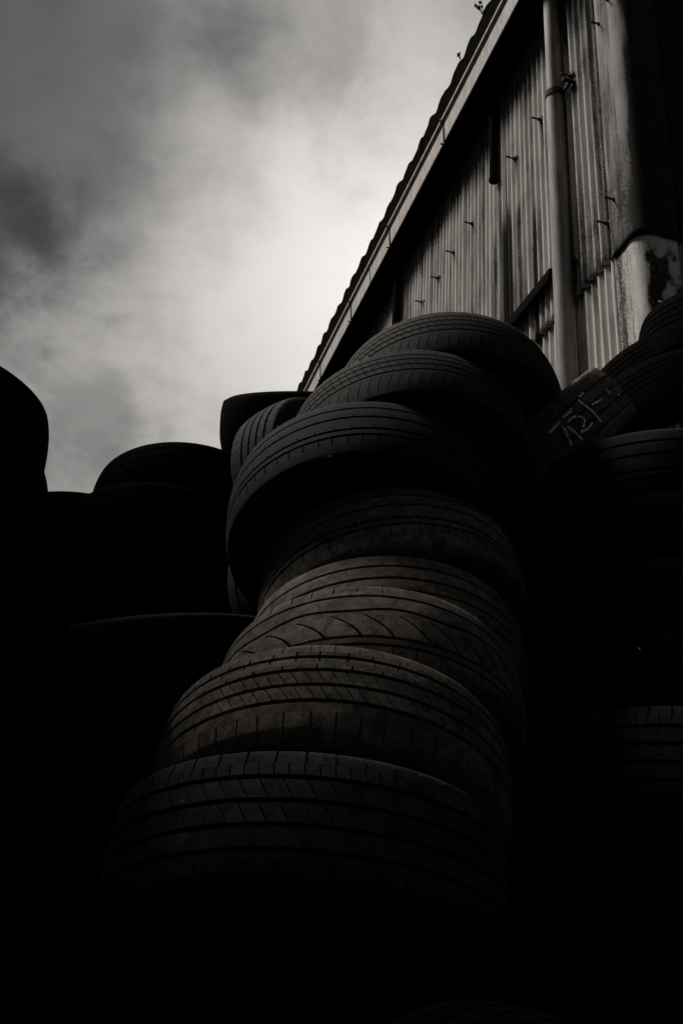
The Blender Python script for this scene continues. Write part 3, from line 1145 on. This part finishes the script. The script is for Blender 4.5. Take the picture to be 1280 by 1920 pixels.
rndc = random.Random(3)
for st in strokes:
    ck = MB()
    pts = []
    fine_st = [st[0]]
    for a_, b_ in zip(st[:-1], st[1:]):
        m_ = max(1, round(math.hypot(b_[0] - a_[0], b_[1] - a_[1]) / 7))
        fine_st += [(a_[0] + (b_[0] - a_[0]) * q / m_, a_[1] + (b_[1] - a_[1]) * q / m_) for q in range(1, m_ + 1)]
    for (zx, zy) in fine_st:
        p = hit_tyre(940 + zx / 3.765, 660 + zy / 3.765, cG, aG, RG)
        if p:
            v = (p - cG).dot(aG)
            rr = (p - cG - v * aG).normalized()
            pts.append(cG + v * aG + rr * (crown(v / RG * R0) * RG / R0 + 0.0012))
    # chalk only takes on the raised rubber and breaks up along the line
    for i in range(len(pts) - 1):
        p, q = pts[i], pts[i + 1]
        v = ((p - cG).dot(aG))
        vv = -((p + q) * 0.5 - cG).dot(aG) / RG * R0
        on_rib = any(r_['v0'] - 0.0026 < vv < r_['v1'] + 0.0026 for r_ in TREADS['slot'])
        if not on_rib or rndc.random() < 0.06:
            continue
        nrm = (p - cG - v * aG).normalized()
        d = (q - p)
        sd_ = d.cross(nrm).normalized() * rndc.uniform(0.0018, 0.0034)
        e = d * 0.04
        vs = [p - e - sd_, p - e + sd_, q + e + sd_ * 0.9, q + e - sd_ * 0.9]
        up = nrm * 0.001
        ck.add([x - up for x in vs] + [x + up for x in vs], [(4, 5, 6, 7), (0, 3, 2, 1), (0, 1, 5, 4), (1, 2, 6, 5), (2, 3, 7, 6), (3, 0, 4, 7)])
    if ck.v:
        ck.v = [tuple(inv @ Vector(v)) for v in ck.v]
        ck.obj('chalk_stroke', tG, M['chalk'])

# pile above the right stack
GI = 'tyres piled on top of the right stacks'
stack_tyre('I4', (1.10, 2.66, 1.40, -0.10, 0.10, 0.300), kind='worn', mat='pale', label='pale dusty tyre glimpsed just above the right stack at the picture edge', group=GI)
stack_tyre('I3', (0.985, 2.655, 1.58, -0.242, 0.304, 0.305), kind='fine', mat='black', label='tilted tyre above the pale dusty one at the right picture edge', group=GI)
stack_tyre('I2', (1.042, 2.762, 1.750, -0.233, 0.301, 0.305), kind='fine', mat='black', label='tilted tyre with a narrow lit tread edge before the wall corner', group=GI)
stack_tyre('I1', (1.200, 2.520, 1.865, 0.03, -0.14, 0.300), kind='fine', mat='black', label='topmost black tyre at the right picture edge, covering the wall corner', group=GI)

# leaning tyre at the foot of the middle stack
cK = at(915, 2465, 1.36)
aK = (C_RIGHT * 0.62 - C_FWD * 0.70 + C_UP * 0.12).normalized()
tyre(cK, aK, 0.30, 'rib', 'black', label='tyre leaning upright against the foot of the middle stack')

# grit caught in the treads
ico = bmesh.new()
bmesh.ops.create_icosphere(ico, subdivisions=1, radius=1)
gm = bpy.data.meshes.new('pebble')
ico.to_mesh(gm)
ico.free()
gm.materials.append(M['grit'])
specks = {'A7': [(463, 1282, 3), (724, 1293, 3), (820, 1360, 2), (560, 1345, 1.6)], 'A8': [(344, 1502, 3.2), (440, 1478, 1.6), (700, 1500, 1.5)], 'A4': [(674, 983, 2.2), (780, 1000, 1.6), (500, 1020, 2)],
          'A3': [(860, 797, 1.6), (520, 800, 1.4), (690, 790, 1.4)], 'A6': [(918, 1205, 2.6), (905, 1200, 1.6)],
          'H4': [(1198, 1217, 3.6), (1158, 1278, 2.4), (1170, 1278, 2.2), (1092, 1236, 1.8), (1224, 1275, 2), (1209, 1238, 1.6)],
          'H5': [(1120, 1347, 1.4), (1050, 1375, 1.4), (1118, 1395, 1.4)]}
for k, pts in specks.items():
    t, c, a, R = TY[k]
    bpy.context.view_layer.update()
    inv = t.matrix_world.inverted()
    for (px, py, sz) in pts:
        p = hit_tyre(px, py, c, a, R - 0.0035)
        if not p:
            continue
        o = link('pebble', gm, t)
        o.location = inv @ p
        s = sz / F_PX * (p - CAM_POS).length * 0.8 / (R / R0)
        o.scale = (s * 1.2, s * 0.8, s)
        o.rotation_euler = (px, py, 0)

# ------------------------------------------------------------------ weeds rooted on the roof edge


def weed(px, py, off, label, hgt, seed):
    rnd = random.Random(seed)
    r = pix_ray(px, py)
    t = (D - off) / r.dot(WN)
    base = CAM_POS + r * t
    root = empty('weed', base, label, 'weed', 'weeds growing on the roof edge')
    sb_ = MB()
    out = -WN
    for k in range(3):
        tip = Vector((rnd.uniform(-.5, .5), rnd.uniform(-.4, .4), 1)) * hgt * rnd.uniform(.5, 1) + out * hgt * rnd.uniform(0.1, 0.5)
        sb_.tube([(0, 0, -0.03), tip * 0.5 + Vector((0, 0, 0.01)), tip], [0.004, 0.003, 0.0015], 5)
        for q in range(2):
            p = tip * (0.55 + 0.2 * q)
            dr = Vector((rnd.uniform(-1, 1), rnd.uniform(-1, 1), rnd.uniform(-.1, .8))).normalized()
            sdv = dr.cross(Vector((.3, .4, 1))).normalized() * hgt * 0.11
            L = hgt * rnd.uniform(.25, .42)
            lf = MB()
            nn = dr.cross(sdv).normalized() * 0.002
            pts = [p, p + dr * L * .45 + sdv, p + dr * L, p + dr * L * .45 - sdv]
            lf.add([x + nn for x in pts] + [x - nn for x in pts], [(0, 1, 2, 3), (7, 6, 5, 4), (0, 4, 5, 1), (1, 5, 6, 2), (2, 6, 7, 3), (3, 7, 4, 0)])
            lf.obj('leaf', root, M['leaf'])
    sb_.obj('stem', root, M['leaf'])


weed(906, 26, ROOF_O, 'small leafy weed sprouting from the roof edge near the picture top', 0.13, 1)
weed(864, 112, ROOF_O, 'tiny forked weed on the roof edge below the taller sprig', 0.08, 5)
